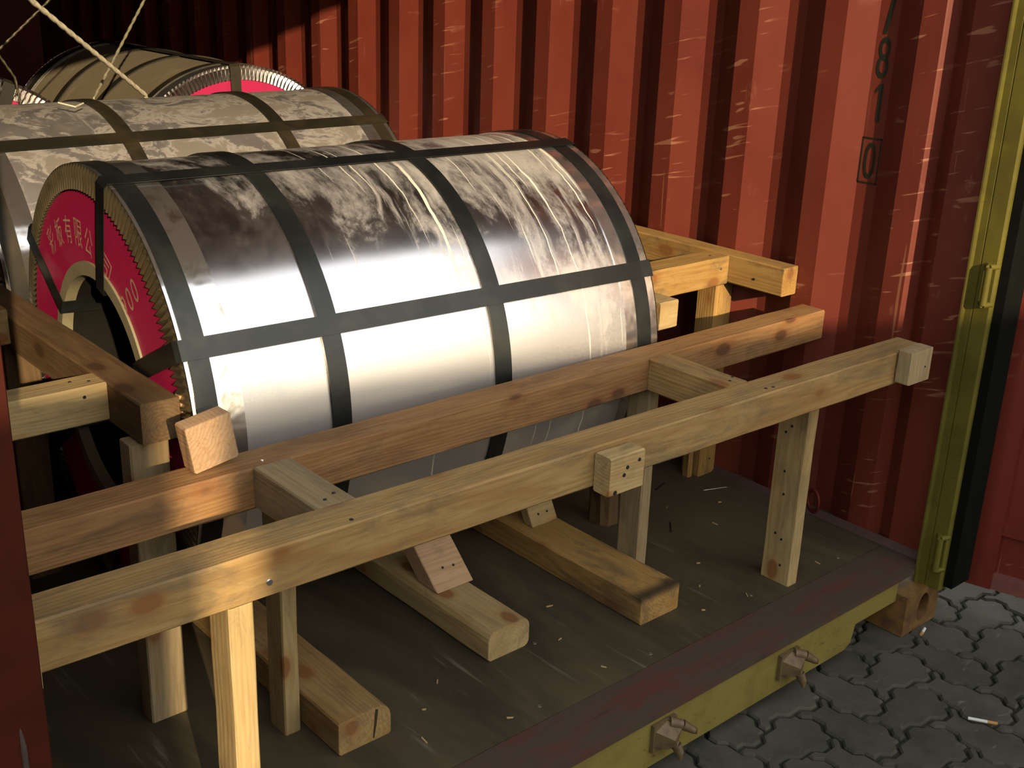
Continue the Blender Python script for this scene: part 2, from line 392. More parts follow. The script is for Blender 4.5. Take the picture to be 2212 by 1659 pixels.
def paver_mesh(key, pts):
    if key in pav_meshes: return pav_meshes[key]
    lo, hi = inset(pts, .036), inset(pts, .075); n = len(pts)
    cx = sum(p[0] for p in pts)/n; cy = sum(p[1] for p in pts)/n
    V = []
    for ring, z in ((lo, -.02), (lo, -.006), (hi, 0.0)):
        V += [((p[0]-cx)*PA, (p[1]-cy)*PA, z) for p in ring]
    F = [(l*n+q, l*n+(q+1) % n, (l+1)*n+(q+1) % n, (l+1)*n+q) for l in (0, 1) for q in range(n)]
    F.append(tuple(range(2*n, 3*n)))
    me = bpy.data.meshes.new('paver'); me.from_pydata(V, [], F); me.update(); me.materials.append(PAVER)
    pav_meshes[key] = (me, cx, cy); return pav_meshes[key]
PX0, PY0 = 2.344-PA, 1.191-PA*.5         # grid origin: a lying stone centred at (2.344, 1.191)
cands = []
for k_ in range(-60, 60):
    for l_ in range(-16, 17):
        i, j = k_+2*l_, k_-2*l_
        for (ii, jj, ww, hh) in ((i, j, 2, 1), (i, j+1, 1, 2)):
            x, y = PX0+(ii+ww/2)*PA, PY0+(jj+hh/2)*PA
            if -2.2 < x < 6.0 and -2.4 < y < 3.4: cands.append((math.hypot((x-2.35)*.85, (y-1.05)*1.25), ii, jj, ww, hh, x, y))
cands.sort()
def place_paver(c):
    d_, ii, jj, ww, hh, x, y = c
    me, cx, cy = paver_mesh((ww, (ii+jj) % 2), paver_outline(ii, jj, ww, hh))
    me2, bx, by = pav_meshes[(ww, (ii+jj) % 2)]
    pts = paver_outline(ii, jj, ww, hh); n = len(pts)
    ax = sum(p[0] for p in pts)/n; ay = sum(p[1] for p in pts)/n
    o = link('paver', me, ground, (PX0+ax*PA, PY0+ay*PA, GZ+rnd.uniform(-.003, .0015)), (rnd.uniform(-.012, .012), rnd.uniform(-.012, .012), rnd.uniform(-.012, .012)))
    return o
for c in cands[:290]: place_paver(c)
fV, fF = [], []                           # the rest of the yard, out of the photograph's view
for (d_, ii, jj, ww, hh, x, y) in cands[290:]:
    if XL0 < x < 2.6 and y > 1.6: continue
    pts = inset(paver_outline(ii, jj, ww, hh), .05); n = len(pts); b0 = len(fV)
    for z in (GZ-.016, GZ): fV += [(PX0+p[0]*PA, PY0+p[1]*PA, z) for p in pts]
    fF += [(b0+q, b0+(q+1) % n, b0+n+(q+1) % n, b0+n+q) for q in range(n)]; fF.append(tuple(range(b0+n, b0+2*n)))
mesh_obj('paver_field', fV, fF, PAVER, ground)['kind'] = 'stuff'

# ------------------------------------------------------------------ container shell
XW, XL, Y0, Y1 = 2.648, .385, 1.2976, 1.4215
YB, ZR = 7.30, 2.39
def corrugated(name, inner_x, sign, y_end, label):
    """sign +1: recesses go towards +x (right wall).  local x = 0 on the inner flats"""
    prof = [(0.0, 1.305), (0.0, 1.416), (.030, 1.459), (.034, 1.466), (.004, 1.484), (0.0, 1.487), (0.0, 1.547)]
    y = 1.547
    while y < y_end-.3:
        prof += [(.0356, y+.079), (.0356, y+.137), (0.0, y+.207), (0.0, y+.273)]; y += .273
    prof.append((0.0, y_end))
    t = .003; V = []; F = []; n = len(prof)
    for z in (0.0, ZR):
        for (dx, yy) in prof: V.append((sign*dx, yy, z))
    for z in (0.0, ZR):
        for (dx, yy) in prof: V.append((sign*(dx+t), yy, z))
    for i in range(n-1):
        F.append((i, i+1, n+i+1, n+i)); F.append((2*n+i+1, 2*n+i, 3*n+i, 3*n+i+1))
        F.append((i+1, i, 2*n+i, 2*n+i+1)); F.append((n+i, n+i+1, 3*n+i+1, 3*n+i))
    F.append((0, n, 3*n, 2*n)); F.append((2*n-1, n-1, 3*n-1, 4*n-1))
    o = mesh_obj(name, V, F, RED, None, None, (inner_x, 0, 0))
    return struct(o, label)
wall_right = corrugated('wall_right', XW, 1, YB, 'red corrugated steel container wall with scratches and stencilled digits')
wall_left = corrugated('wall_left', XL, -1, YB, 'red corrugated steel container wall on the hinge side')
b = MB(); b.box(XL-.05, XW+.05, YB, YB+.06, -.1, ZR); struct(b.obj('wall_back', RED), 'closed steel end of the container')
b = MB(); b.box(XL-.05, XW+.05, 1.27, YB+.06, ZR, ZR+.05); struct(b.obj('ceiling', RED), 'container roof')
b = MB(); b.box(XL-.045, XW+.045, Y1+.002, YB, -.03, 0)
floor = struct(b.obj('floor', PLY), 'dark worn plywood container floor')
b = MB(); b.box(XL-.10, XW+.10, 1.262, 1.40, 2.25, ZR+.05); struct(b.obj('trim_1', YEL), 'yellow door header beam')
# threshold: red worn plate, yellow sill face with raised end
b = MB(); b.box(XL-.03, 2.575, Y0-.006, Y1, -.012, 0.0); b.box(2.575, XW, Y0+.008, Y1, -.012, 0.0)
sill = struct(b.obj('trim_2', PLATE), 'worn dark red threshold plate with yellow sill beam')
def extr(profile_xz, y0, y1, name, mat, parent=None):
    n = len(profile_xz); V = [(x, y0, z) for x, z in profile_xz]+[(x, y1, z) for x, z in profile_xz]
    F = [tuple(range(n))]+[tuple(range(2*n-1, n-1, -1))]+[(i, n+i, n+(i+1) % n, (i+1) % n) for i in range(n)]
    return mesh_obj(name, V, F, mat, parent)
extr([(XL+.01, -.013), (XL+.01, -.132), (2.292, -.132), (2.318, -.120), (2.330, -.072), (2.512, -.072), (2.512, -.013)], Y0, Y0+.012, 'sill_face', YEL, sill)
b = MB(); b.box(XL+.01, 2.512, Y0-.003, Y0+.001, -.016, -.001); b.obj('sill_edge', RUSTY, sill)
b = MB(); b.box(XL+.0, 2.3, Y0+.012, Y1, -.125, -.115); b.obj('sill_bottom_flange', YEL, sill)
def keeper(x, z):
    b = MB(); y = Y0
    b.box(-.040, .030, -.010, .0, -.040, .026)
    def horn(pts, wd):
        n = len(pts)-1
        for q in range(n):
            (x0, y0, z0, r0_), (x1, y1, z1, r1_) = pts[q], pts[q+1]; b.tube((x0, y0, z0), (x1, y1, z1), r0_, r1_, 8)
    b.add([(-.036, -.008, .012), (-.002, -.008, .026), (.020, -.034, .012), (.000, -.040, -.020), (-.020, -.034, -.024), (-.036, -.010, -.024),
           (-.014, -.046, .002)], [(0, 6, 1), (1, 6, 2), (2, 6, 3), (3, 6, 4), (4, 6, 5), (5, 6, 0)])
    horn([(.004, -.012, .020, .013), (.026, -.028, .014, .012), (.050, -.042, -.004, .008), (.056, -.044, -.012, .003)], .02)
    horn([(-.006, -.012, -.014, .013), (.010, -.030, -.028, .012), (.014, -.040, -.048, .009), (.010, -.044, -.060, .003)], .02)
    return b.obj('locking_keeper', KEEP, sill, (x, y, z))
keeper(1.618, -.052); keeper(2.050, -.058)
# corner castings with the oval lashing hole
def casting(x0, x1, y0, y1, z0, z1, name, label):
    n = 32; V = []; F = []; cx, cz = (x0+x1)/2+.008, (z0+z1)/2
    def rect(t):
        c_, s_ = math.cos(t), math.sin(t); k_ = min((x1-x0)/2/max(abs(c_), 1e-6), (z1-z0)/2/max(abs(s_), 1e-6))
        return ((x0+x1)/2+c_*k_, cz+s_*k_)
    ts = sorted([2*PI*i/n for i in range(n)]+[math.atan2(sz*(z1-z0), sx*(x1-x0)) % (2*PI) for sx in (-1, 1) for sz in (-1, 1)]); n = len(ts)
    ov = [(cx+.026*math.cos(t), cz+.042*math.sin(t)) for t in ts]
    rc = [rect(t) for t in ts]
    V += [(x, y0, z) for x, z in rc]; V += [(x, y0, z) for x, z in ov]; V += [(x, y0+.045, z) for x, z in ov]; V += [(x, y1, z) for x, z in rc]
    for i in range(n):
        j = (i+1) % n
        F += [(i, j, n+j, n+i), (n+i, n+j, 2*n+j, 2*n+i), (j, i, 3*n+i, 3*n+j)]
    F.append(tuple(range(2*n, 3*n))); F.append(tuple(range(4*n-1, 3*n-1, -1)))
    return struct(mesh_obj(name, V, F, RUSTY), label)
casting(2.512, 2.674, 1.266, 1.43, GZ, -.050, 'trim_3', 'rusty yellow corner casting with oval hole on the pavers')
casting(.30, .462-.09, 1.266, 1.43, GZ, -.050, 'trim_4', 'rusty corner casting under the red door post')
# yellow corner post beside the right wall, with two lashing bars
b = MB()
pr = [(2.603, 1.302), (2.605, 1.2985), (2.611, 1.297), (2.611, 1.280), (2.6145, 1.278), (2.611, 1.276), (2.612, 1.240), (2.620, 1.236), (2.706, 1.236), (2.722, 1.255), (2.722, 1.345), (2.655, 1.345), (2.655, 1.306), (2.603, 1.306)]
n = len(pr); b.add([(x, y, -.050) for x, y in pr]+[(x, y, 2.44) for x, y in pr], [(i, (i+1) % n, n+(i+1) % n, n+i) for i in range(n)]+[tuple(range(n-1, -1, -1)), tuple(range(n, 2*n))])
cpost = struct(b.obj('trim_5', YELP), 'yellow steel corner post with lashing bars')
for zc in (.765, .055):
    b = MB(); xq, yq = 2.596, 1.249
    b.tube((xq, yq, zc-.046), (xq, yq, zc+.046), .0085, n=10)
    for sz in (-.046, .046):
        b.tube((xq, yq, zc+sz), (2.620, yq+.018, zc+sz), .0075, n=8); b.tube((xq, yq, zc+sz), (2.622, yq-.008, zc+sz), .0075, n=8)
    b.obj('lashing_bar', YELP, cpost)
b = MB(); b.box(2.628, 2.715, 1.212, 1.2355, -.04, 2.40); b.obj('post_gasket', RUBBER, cpost)
b = MB(); b.box(.26, .382, 1.270, 1.300, -.05, 2.44); b.box(.26, .392, 1.300, 1.306, -.05, 2.44)
lpost = struct(b.obj('trim_6', simple('shaded_red_post', (.072, .011, .004), .75, 0, .3, 8, spec=.12)), 'red steel door post, darkened for shade, at the opening edge')  # paint darkened to carry the shade on this post
b = MB(); b.tube((.352, 1.270, -.03), (.352, 1.271, .52), .004, n=8); b.tube((.352, 1.271, .52), (.350, 1.272, .56), .004, .001, n=8); b.obj('weld_bead', simple('grey_weld', (.06, .035, .028), .8), lpost)
# right door leaf, swung open, with gasket
DA = math.atan2(.050, .184)
door = empty('door_1', (2.765, 1.300, -.088), DA); struct(door, 'red container door leaf swung open beside the yellow post')
def dpart(name, x0, x1, y0, y1, z0, z1, mat):
    b = MB(); b.box(x0, x1, y0, y1, z0, z1); return b.obj(name, mat, door)
dpart('door_stile', .0, .045, -.118, -.004, 0, 2.36, REDD)
dpart('door_panel', .030, .040, -1.10, -.118, .03, 2.34, REDD)
for z0 in (.155, .78, 1.40, 2.02): dpart('door_corrugation', .016, .031, -1.10, -.118, z0, z0+.030, REDD)
dpart('door_bottom_rail', .004, .045, -1.10, -.118, .0, .040, simple('dusty_red', (.20, .055, .045), .7, 0, .3, 14))
dpart('door_top_rail', .0, .045, -1.10, -.118, 2.30, 2.36, REDD)
dpart('door_outer_stile', .0, .045, -1.18, -1.10, 0, 2.36, REDD)
dpart('door_gasket', -.030, .022, -.004, .030, .0, 2.36, RUBBER)
dpart('hinge_plate', .01, .05, .0, .03, .2, .3, YEL)
# stencilled number on the wall
def text_mesh(ch, size=1.0):
    cu = bpy.data.curves.new('glyph', 'FONT'); cu.body = ch; cu.size = size; cu.extrude = .0; cu.align_x = 'CENTER'; cu.align_y = 'CENTER'
    o = bpy.data.objects.new('glyph', cu); col.objects.link(o); bpy.context.view_layer.update()
    me = bpy.data.meshes.new_from_object(o.evaluated_get(bpy.context.evaluated_depsgraph_get()))
    bpy.data.objects.remove(o); bpy.data.curves.remove(cu)
    xs = [v.co.x for v in me.vertices]; ys = [v.co.y for v in me.vertices]
    cx, cy = (min(xs)+max(xs))/2, (min(ys)+max(ys))/2; sx, sy = max(xs)-min(xs), max(ys)-min(ys)
    for v in me.vertices: v.co = ((v.co.x-cx)/sx, (v.co.y-cy)/sy, 0)
    return me
def put_text(ch, fn, name, mat, parent):
    """fn maps (u, v) in [-.5, .5] to local coordinates"""
    me = text_mesh(ch)
    for v in me.vertices: v.co = fn(v.co.x, v.co.y)
    me.materials.clear(); me.materials.append(mat); me.name = name
    return link(name, me, parent)
XD = .0342
YD = 1.655
for ch, zc, hw, hh in (('8', 1.250, .0165, .050), ('0', .994, .0165, .046)):
    put_text(ch, lambda u, v, zc=zc, hw=hw, hh=hh: (XD, YD-u*2*hw, zc+v*2*hh), 'stencil_digit', STENCIL, wall_right)
def stroke_digit(polys, zc):
    b = MB()
    for pl in polys: b.add([(XD, YD-u, zc+v) for u, v in pl], [tuple(range(len(pl)))])
    b.obj('stencil_digit', STENCIL, wall_right)
stroke_digit([[(-.018, .060), (.018, .060), (.018, .049), (-.018, .049)], [(.0165, .050), (.018, .049), (-.001, -.058), (-.011, -.058), (.006, .049)]], 1.365)
stroke_digit([[(.001, .047), (.011, .047), (.011, -.047), (.001, -.047)], [(.001, .047), (.001, .034), (-.010, .022), (-.010, .031)]], 1.140)
b = MB()
for (y0, y1, z0, z1) in ((1.6275, 1.6825, 1.049, 1.0525), (1.6275, 1.6825, .9355, .939), (1.6275, 1.630, .9355, 1.0525), (1.680, 1.6825, .9355, 1.0525)): b.box(XD-.0006, XD+.002, y0, y1, z0, z1)
b.obj('stencil_frame', STENCIL, wall_right)
# lashing ring on the wall foot
V = []; F = []
for i in range(20):
    a = 2*PI*i/20
    for j in range(8):
        t = 2*PI*j/8; R1 = .026+.0055*math.cos(t); V.append((R1*math.cos(a)*.35-.012, R1*math.cos(a)*.95, .040+R1*math.sin(a)*1.2))
        V[-1] = (V[-1][0]+.0055*math.sin(t), V[-1][1], V[-1][2])
for i in range(20):
    for j in range(8): F.append((i*8+j, ((i+1) % 20)*8+j, ((i+1) % 20)*8+(j+1) % 8, i*8+(j+1) % 8))
o = mesh_obj('lashing_ring', V, F, REDD, wall_right, True, (.0, 1.655, 0))
b = MB(); b.add([(0, 1.31, .0), (-.022, 1.31, .0), (0, 1.31, .014), (0, YB-.1, .0), (-.022, YB-.1, .0), (0, YB-.1, .014)], [(0, 1, 2), (5, 4, 3), (1, 4, 5, 2)]); b.obj('wall_foot_strip', simple('dusty_red_strip', (.085, .040, .030), .8), wall_right, (0, 0, .0008))

# ------------------------------------------------------------------ steel coils
def lathe(prof, n=128, closed=False, x_axis=True):
    V = []; F = []; k = len(prof)
    for i in range(n):
        a = 2*PI*i/n
        for (x, r_) in prof: V.append((x, -r_*math.cos(a), r_*math.sin(a)))
    for i in range(n):
        j = (i+1) % n
        for q in range(k if closed else k-1):
            q2 = (q+1) % k; F.append((i*k+q, i*k+q2, j*k+q2, j*k+q))
    return V, F
def fix(o, smooth_angle=None):
    bm = bmesh.new(); bm.from_mesh(o.data); bmesh.ops.recalc_face_normals(bm, faces=bm.faces)
    if smooth_angle:
        for e in bm.edges:
            e.smooth = len(e.link_faces) == 2 and e.calc_face_angle(0) < smooth_angle
        for f in bm.faces: f.smooth = True
    bm.to_mesh(o.data); bm.free(); return o
def coil(name, loc, R, L, rz, mat, label, rings, bands, strap, flute, text=None, group='steel coils in the container', nb=120, pink_r=.425):
    root = empty(name, loc, rz); tag(root, label, 'steel coil', group)
    def part(nm, V, F, m, parent=root, sm=math.radians(35)):
        o = mesh_obj(nm, V, F, m, parent, None, (0, 0, R) if parent is root else None); return fix(o, sm)
    h = L/2; f = pink_r/.4768*R/pink_r*pink_r if False else pink_r*R/.4768
    rb, rc = .247*R/.4768, .278*R/.4768
    V, F = lathe([(-h+.004, rb+.004), (-h+.004, R-.004), (h-.004, R-.004), (h-.004, rb+.004)], nb, True); part('wrapped_body', V, F, mat)
    for s in (-1, 1):
        V, F = lathe([(s*h, R-.008), (s*h, R), (s*(h-.10), R-.0015), (s*(h-.10), R-.005)], nb, True); part('edge_ring', V, F, RINGM)
        # fluted face ring
        N = 180; V = []; F = []
        for i in range(2*N):
            a = PI*i/N; d = .0045 if i % 2 else -.0045
            for (r_, dx) in ((R+.0005, .002), (R-.010, .004+d*.5), (f, .004+d)):
                V.append((s*(h+dx), -r_*math.cos(a), r_*math.sin(a)))
        for i in range(2*N):
            j = (i+1) % (2*N)
            for q in (0, 1): F.append((i*3+q, i*3+q+1, j*3+q+1, j*3+q))
        part('fluted_ring', V, F, flute, sm=None)
        V, F = lathe([(s*(h-.0035), rc-.006), (s*(h-.0005), rc-.006), (s*(h-.0005), f+.006), (s*(h-.0035), f+.006)], 96, True); lab = part('end_label', V, F, PINK)
        V, F = lathe([(s*(h-.004), rc), (s*(h+.004), rc-.002), (s*(h+.004), rb), (s*(h-.02), rb-.002)], 96, False); part('core_ring', V, F, CREAM)
        if s == -1 and text: text(lab, h, R)
    V, F = lathe([(-h+.012, rb), (h-.012, rb)], 96, False); part('bore_sleeve', V, F, BORE)
    for x in rings:
        V, F = lathe([(x-.021, R-.0035), (x-.021, R+.0018), (x+.021, R+.0018), (x+.021, R-.0035)], nb, True); part('strap_ring', V, F, strap)
    for ang in bands:
        a = math.radians(ang); er = Vector((0, -math.sin(a), math.cos(a))); et = Vector((0, -math.cos(a), -math.sin(a)))
        path = [(-h-.010, rb-.006), (-h-.011, R-.004), (-h-.004, R+.0045), (-h+.03, R+.0035), (h-.03, R+.0035), (h+.004, R+.0045), (h+.011, R-.004), (h+.010, rb-.006), (h-.06, rb-.010), (-h+.06, rb-.010)]
        V = []; F = []; n = len(path)
        for i, (x, r_) in enumerate(path):
            x0, r0_ = path[i-1]; x1, r1_ = path[(i+1) % n]; d = Vector((x1-x0, r1_-r0_)).normalized(); nn = Vector((-d.y, d.x))
            for sd in (-.0007, .0007):
                for tt in (-.020, .020):
                    p = Vector((x+nn.x*sd, 0, 0))+er*(r_+nn.y*sd)+et*tt; V.append(p)
        for i in range(n):
            j = (i+1) % n; A = i*4; B = j*4
            F += [(A, A+1, B+1, B), (A+2, B+2, B+3, A+3), (A, B, B+2, A+2), (A+1, A+3, B+3, B+1)]
        part('eye_band', V, F, strap, sm=None)
    return root
def coil_text(lab, h, R):
    # characters printed around the label, read from outside the end
    x = -h-.0012
    cy, cz, r1 = .081, .018, .310
    for ch, ang in (('彩', 34), ('板', 22), ('有', 10), ('限', -2), ('公', -13), ('司', -31)):
        def fn(u, v, ang=ang):
            r_ = r1+v*.060; a = math.radians(ang)-u*.044/r1
            return (x, cy+math.sin(a)*r_, cz+math.cos(a)*r_)
        put_text(ch, fn, 'printed_character', PRINT, lab)
    for q, ch in enumerate('900'):
        def fn(u, v, q=q):
            p = Vector((-.166, .226))+Vector((-.030, .0245))*q+Vector((-.775, .63))*(u*.026)+Vector((.63, .775))*(v*.048)
            return (x, p.x, p.y)
        put_text(ch, fn, 'printed_digit', PRINT, lab)
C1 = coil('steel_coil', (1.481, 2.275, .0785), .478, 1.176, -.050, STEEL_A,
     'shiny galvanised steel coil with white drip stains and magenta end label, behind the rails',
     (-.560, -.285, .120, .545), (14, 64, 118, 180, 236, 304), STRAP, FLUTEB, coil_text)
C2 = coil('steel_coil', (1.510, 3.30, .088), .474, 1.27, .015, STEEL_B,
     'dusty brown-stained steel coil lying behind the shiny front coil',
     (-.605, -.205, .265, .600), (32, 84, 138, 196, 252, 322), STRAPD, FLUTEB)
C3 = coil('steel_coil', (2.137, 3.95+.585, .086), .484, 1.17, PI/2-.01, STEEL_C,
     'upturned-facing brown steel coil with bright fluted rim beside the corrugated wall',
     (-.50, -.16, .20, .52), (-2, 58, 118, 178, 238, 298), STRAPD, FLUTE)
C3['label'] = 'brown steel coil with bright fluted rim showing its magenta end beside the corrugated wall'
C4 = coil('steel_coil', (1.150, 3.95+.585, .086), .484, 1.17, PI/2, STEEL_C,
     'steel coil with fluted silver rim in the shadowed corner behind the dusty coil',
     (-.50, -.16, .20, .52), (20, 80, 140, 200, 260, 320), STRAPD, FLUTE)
# bearers below the rear coils (mostly hidden)
for (x0, x1, y0, y1) in ((1.06, 1.17, 2.85, 3.65), (1.86, 1.97, 2.85, 3.65)):
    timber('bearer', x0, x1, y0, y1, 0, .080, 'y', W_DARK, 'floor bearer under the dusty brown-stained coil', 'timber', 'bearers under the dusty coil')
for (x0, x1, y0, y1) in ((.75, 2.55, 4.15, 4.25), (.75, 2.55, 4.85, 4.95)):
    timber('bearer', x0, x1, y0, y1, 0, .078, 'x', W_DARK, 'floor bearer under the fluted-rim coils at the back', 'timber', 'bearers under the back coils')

# ------------------------------------------------------------------ timber bracing
G_R = 'timber rails across the doorway'
yF = lambda x: 1.3826-.0253*(x-1.5)
xa, xb = .397, 2.555; xm = (xa+xb)/2
timber('front_rail', xa, xb, yF(xm), yF(xm)+.077, .520, .601, 'x', W_TAN, 'long tan timber rail with square blocks nailed on, spanning the doorway', 'timber rail', None,
       rz=math.atan(-.0253), nails=[((.925, yF(.925)+.012, .6005), (0, 0, 1), .004), ((.770, yF(.77)-.0002, .545), (0, -1, 0), .006, NAILB), ((1.975, yF(1.975)+.022, .6008), (0, 0, 1), .004), ((1.995, yF(1.995)+.018, .6008), (0, 0, 1), .004)], seed=3)
timber('back_rail', .397, 2.612, 1.682, 1.756, .519, .599, 'x', W_RED, 'long reddish-brown timber rail pressed against the shiny front coil', 'timber rail', None, seed=5,
       nails=[((.93, 1.70, .5988), (0, 0, 1), .003, NAILB)])
for (x0, x1, lab, sd, mt) in ((.902, .978, 'short wooden spacer between the two rails, beside the pinkish wedge block', 11, W_GREY), (1.921, 1.986, 'short wooden spacer between the two rails, above the scorched-edge skid', 12, W_TAN)):
    y0 = yF((x0+x1)/2)+.0785
    timber('rail_spacer', x0, x1, y0, 1.6815, .521, .600, 'y', mt, lab, 'timber block', None, seed=sd,
           nails=[((x0+.030, y0+.022, .6), (0, 0, 1), .0035), ((x0+.055, y0+.035, .6), (0, 0, 1), .0035)])
timber('rail_block', 1.447, 1.537, yF(1.49)-.045, yF(1.49)-.0025, .514, .593, 'x', W_PALE, 'pale square wooden block with dark nail holes on the front rail face', 'timber block', None, rz=-.02, seed=14,
       nails=[((1.491, yF(1.49)-.0450, .566), (0, -1, 0), .0045), ((1.483, yF(1.49)-.0450, .552), (0, -1, 0), .0045), ((1.522, yF(1.49)-.0458, .574), (0, -1, 0), .004), ((1.462, yF(1.49)-.0444, .521), (0, -1, 0), .005)])
timber('rail_block', 2.436, 2.526, yF(2.48)-.042, yF(2.48)-.0025, .530, .611, 'z', W_GREY, 'grey square block on the end of the front rail beside the yellow post', 'timber block', None, rz=-.02, seed=15,
       nails=[((2.498, yF(2.48)-.0422, .567), (0, -1, 0), .0028)])
timber('rail_block', .394, .415, yF(.40)-.040, yF(.40)-.0005, .522, .612, 'z', W_PALE, 'wooden block on the front rail end beside the red door post', 'timber block', None, rz=-.02, seed=16)
wedge = timber('wedge_block', .800, .886, 1.712, 1.752, .6065, .694, 'y', W_PINK, 'pinkish end-grain wedge block standing tilted on the reddish rail', 'timber block', None, ry=-.16, seed=17)
# posts
timber('post', 2.234, 2.271, yF(2.25)+.0785, yF(2.25)+.0785+.086, 0, .548, 'z', W_PALE, 'wide flat post with a row of nail holes behind the front rail by the wall', 'timber post', None, seed=21,
       nails=[((2.2338, yF(2.25)+.0785+d, z), (-1, 0, 0), .0035) for d, z in ((.05, .46), (.045, .42), (.06, .40), (.05, .30), (.045, .24), (.055, .13), (.035, .12), (.03, .05))])
timber('post', 1.942, 1.977, 1.690, 1.760, 0, .518, 'z', W_GREY, 'flat post under the reddish rail beside the scorched-edge skid', 'timber post', None, seed=22)
timber('post', .702, .744, yF(.72)+.003, yF(.72)+.070, 0, .519, 'z', W_PALE, 'narrow sunlit post under the front rail standing on the threshold', 'timber post', None, seed=23)
timber('post', .956, .991, 1.700, 1.760, 0, .518, 'z', W_PALE, 'pale flat post under the reddish rail beside the split-ended skid', 'timber post', None, seed=24)
timber('post', .772, .848, 1.897, 1.944, 0, .598, 'z', W_GREY, 'pale square post under the shaded side beam end, beside the wedge block', 'timber post', None, seed=25)
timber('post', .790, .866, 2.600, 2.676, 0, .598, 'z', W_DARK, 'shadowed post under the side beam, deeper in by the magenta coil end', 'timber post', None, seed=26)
sec = [(-.040, -.026), (-.012, -.029), (.022, -.024), (.037, -.010), (.034, .016), (.018, .027), (-.020, .024), (-.038, .010)]
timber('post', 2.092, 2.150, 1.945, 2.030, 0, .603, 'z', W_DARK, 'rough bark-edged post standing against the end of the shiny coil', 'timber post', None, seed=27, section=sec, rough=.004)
timber('post', 2.566, 2.640, 2.015, 2.085, 0, .608, 'z', W_GOLD, 'cracked post under the sunlit side beam at the corrugated wall', 'timber post', None, seed=28, nails=[((2.61, 2.0148, .05), (0, -1, 0), .004, NAILB)])
timber('batten', 2.536, 2.556, 2.030, 2.056, 0, .33, 'z', W_GOLD, 'thin splintered batten beside the cracked post', 'timber post', None, seed=29, rough=.003)
# skids on the floor
def skid_section(a, b, tl, tr, bl=.004, br=.004):
    """rounded corners: tl / tr = top corner at -x / +x side (local Y = -x)"""
    pts = []
    def corner(cy, cz, r_, a0):
        m = 5 if r_ > .008 else 2
        for i in range(m): t = a0+(PI/2)*i/(m-1); pts.append((cy+r_*math.cos(t), cz+r_*math.sin(t)))
    A, B = a/2, b/2
    corner(A-tl, B-tl, tl, 0); corner(-A+tr, B-tr, tr, PI/2); corner(-A+br, -B+br, br, PI); corner(A-bl, -B+bl, bl, 1.5*PI)
    return pts
G_S = None
timber('floor_skid', 1.003, 1.125, 1.583, 2.75, 0, .073, 'y', W_TAN, 'thick floor skid with a cracked, split end', 'timber skid', G_S, seed=31, section=skid_section(.122, .073, .004, .030), rough=.0012)
timber('floor_skid', 1.432, 1.552, 1.650, 2.75, 0, .073, 'y', W_PALE, 'floor skid with rounded bark-edged end, carrying the slanted brace', 'timber skid', G_S, seed=32, section=skid_section(.120, .073, .026, .022, .006, .016), rough=.0012)
timber('floor_skid', 1.807, 1.940, 1.547, 2.75, 0, .073, 'y', W_BURN, 'squared floor skid with a dark scorched top edge', 'timber skid', G_S, seed=33, section=skid_section(.133, .073, .004, .006), rough=.0012)
# split line on the first skid's end
b = MB(); b.add([(.018, -.0012, -.03), (.020, -.0012, -.03), (.026, -.0012, 0), (.030, -.0012, .032), (.024, -.0012, .034), (.021, -.0012, .0)], [(0, 1, 2, 5), (5, 2, 3, 4)])
b.add([(.018, .0, -.03), (.020, .0, -.03), (.026, .0, 0), (.030, .0, .032), (.024, .0, .034), (.021, .0, .0)], [(0, 5, 2, 1), (5, 4, 3, 2)])
hang(b.obj('end_crack', simple('crack_dark', (.03, .018, .008), .9), None, (1.064, 1.583, .0365)), [o for o in S.objects if o.name == 'floor_skid'][0])
# slanted braces standing on the skids
def brace(x0, x1, yb, zb, length, ang, th, mat, label, nails, seed):
    """board leaning into the container: its foot front edge at (yb, zb); ang above horizontal"""
    d = Vector((0, math.cos(ang), math.sin(ang))); nrm = Vector((0, math.sin(ang), -math.cos(ang)))   # nrm points down / in
    V = []; a = Vector((0, yb, zb)); V0 = a; tfoot = th/math.sin(ang)
    q = [a, a+d*length, a+d*length+nrm*th, Vector((0, yb+tfoot, zb))]
    cy = (x0+x1)/2
    c = Vector((cy, yb, zb)); V = [Vector((x, p.y, p.z))-c for x in (x0, x1) for p in q]
    F = [(0, 1, 2, 3), (7, 6, 5, 4), (0, 4, 5, 1), (1, 5, 6, 2), (2, 6, 7, 3), (3, 7, 4, 0)]
    o = mesh_obj('slanted_brace', V, F, mat, None, None, c); fix(o)
    bm = bmesh.new(); bm.from_mesh(o.data); bmesh.ops.bevel(bm, geom=bm.edges[:], offset=.002, segments=1, affect='EDGES'); bm.to_mesh(o.data); bm.free()
    tag(o, label, 'timber brace')
    for (u, t) in nails: nail_part(o, a+Vector((x0+u, 0, 0))+d*t, -nrm, .0035)
    return o
brace(1.446, 1.553, 1.849, .0735, .150, math.radians(42), .050, W_PINK, 'slanted brace with two nails standing on the round-ended skid', [(.045, .055), (.075, .052)], 1)
brace(1.842, 1.930, 1.962, .0735, .060, math.radians(62), .030, W_PALE, 'small nailed brace on the scorched-edge skid, below the front rail', [(.03, .03), (.06, .03)], 2)
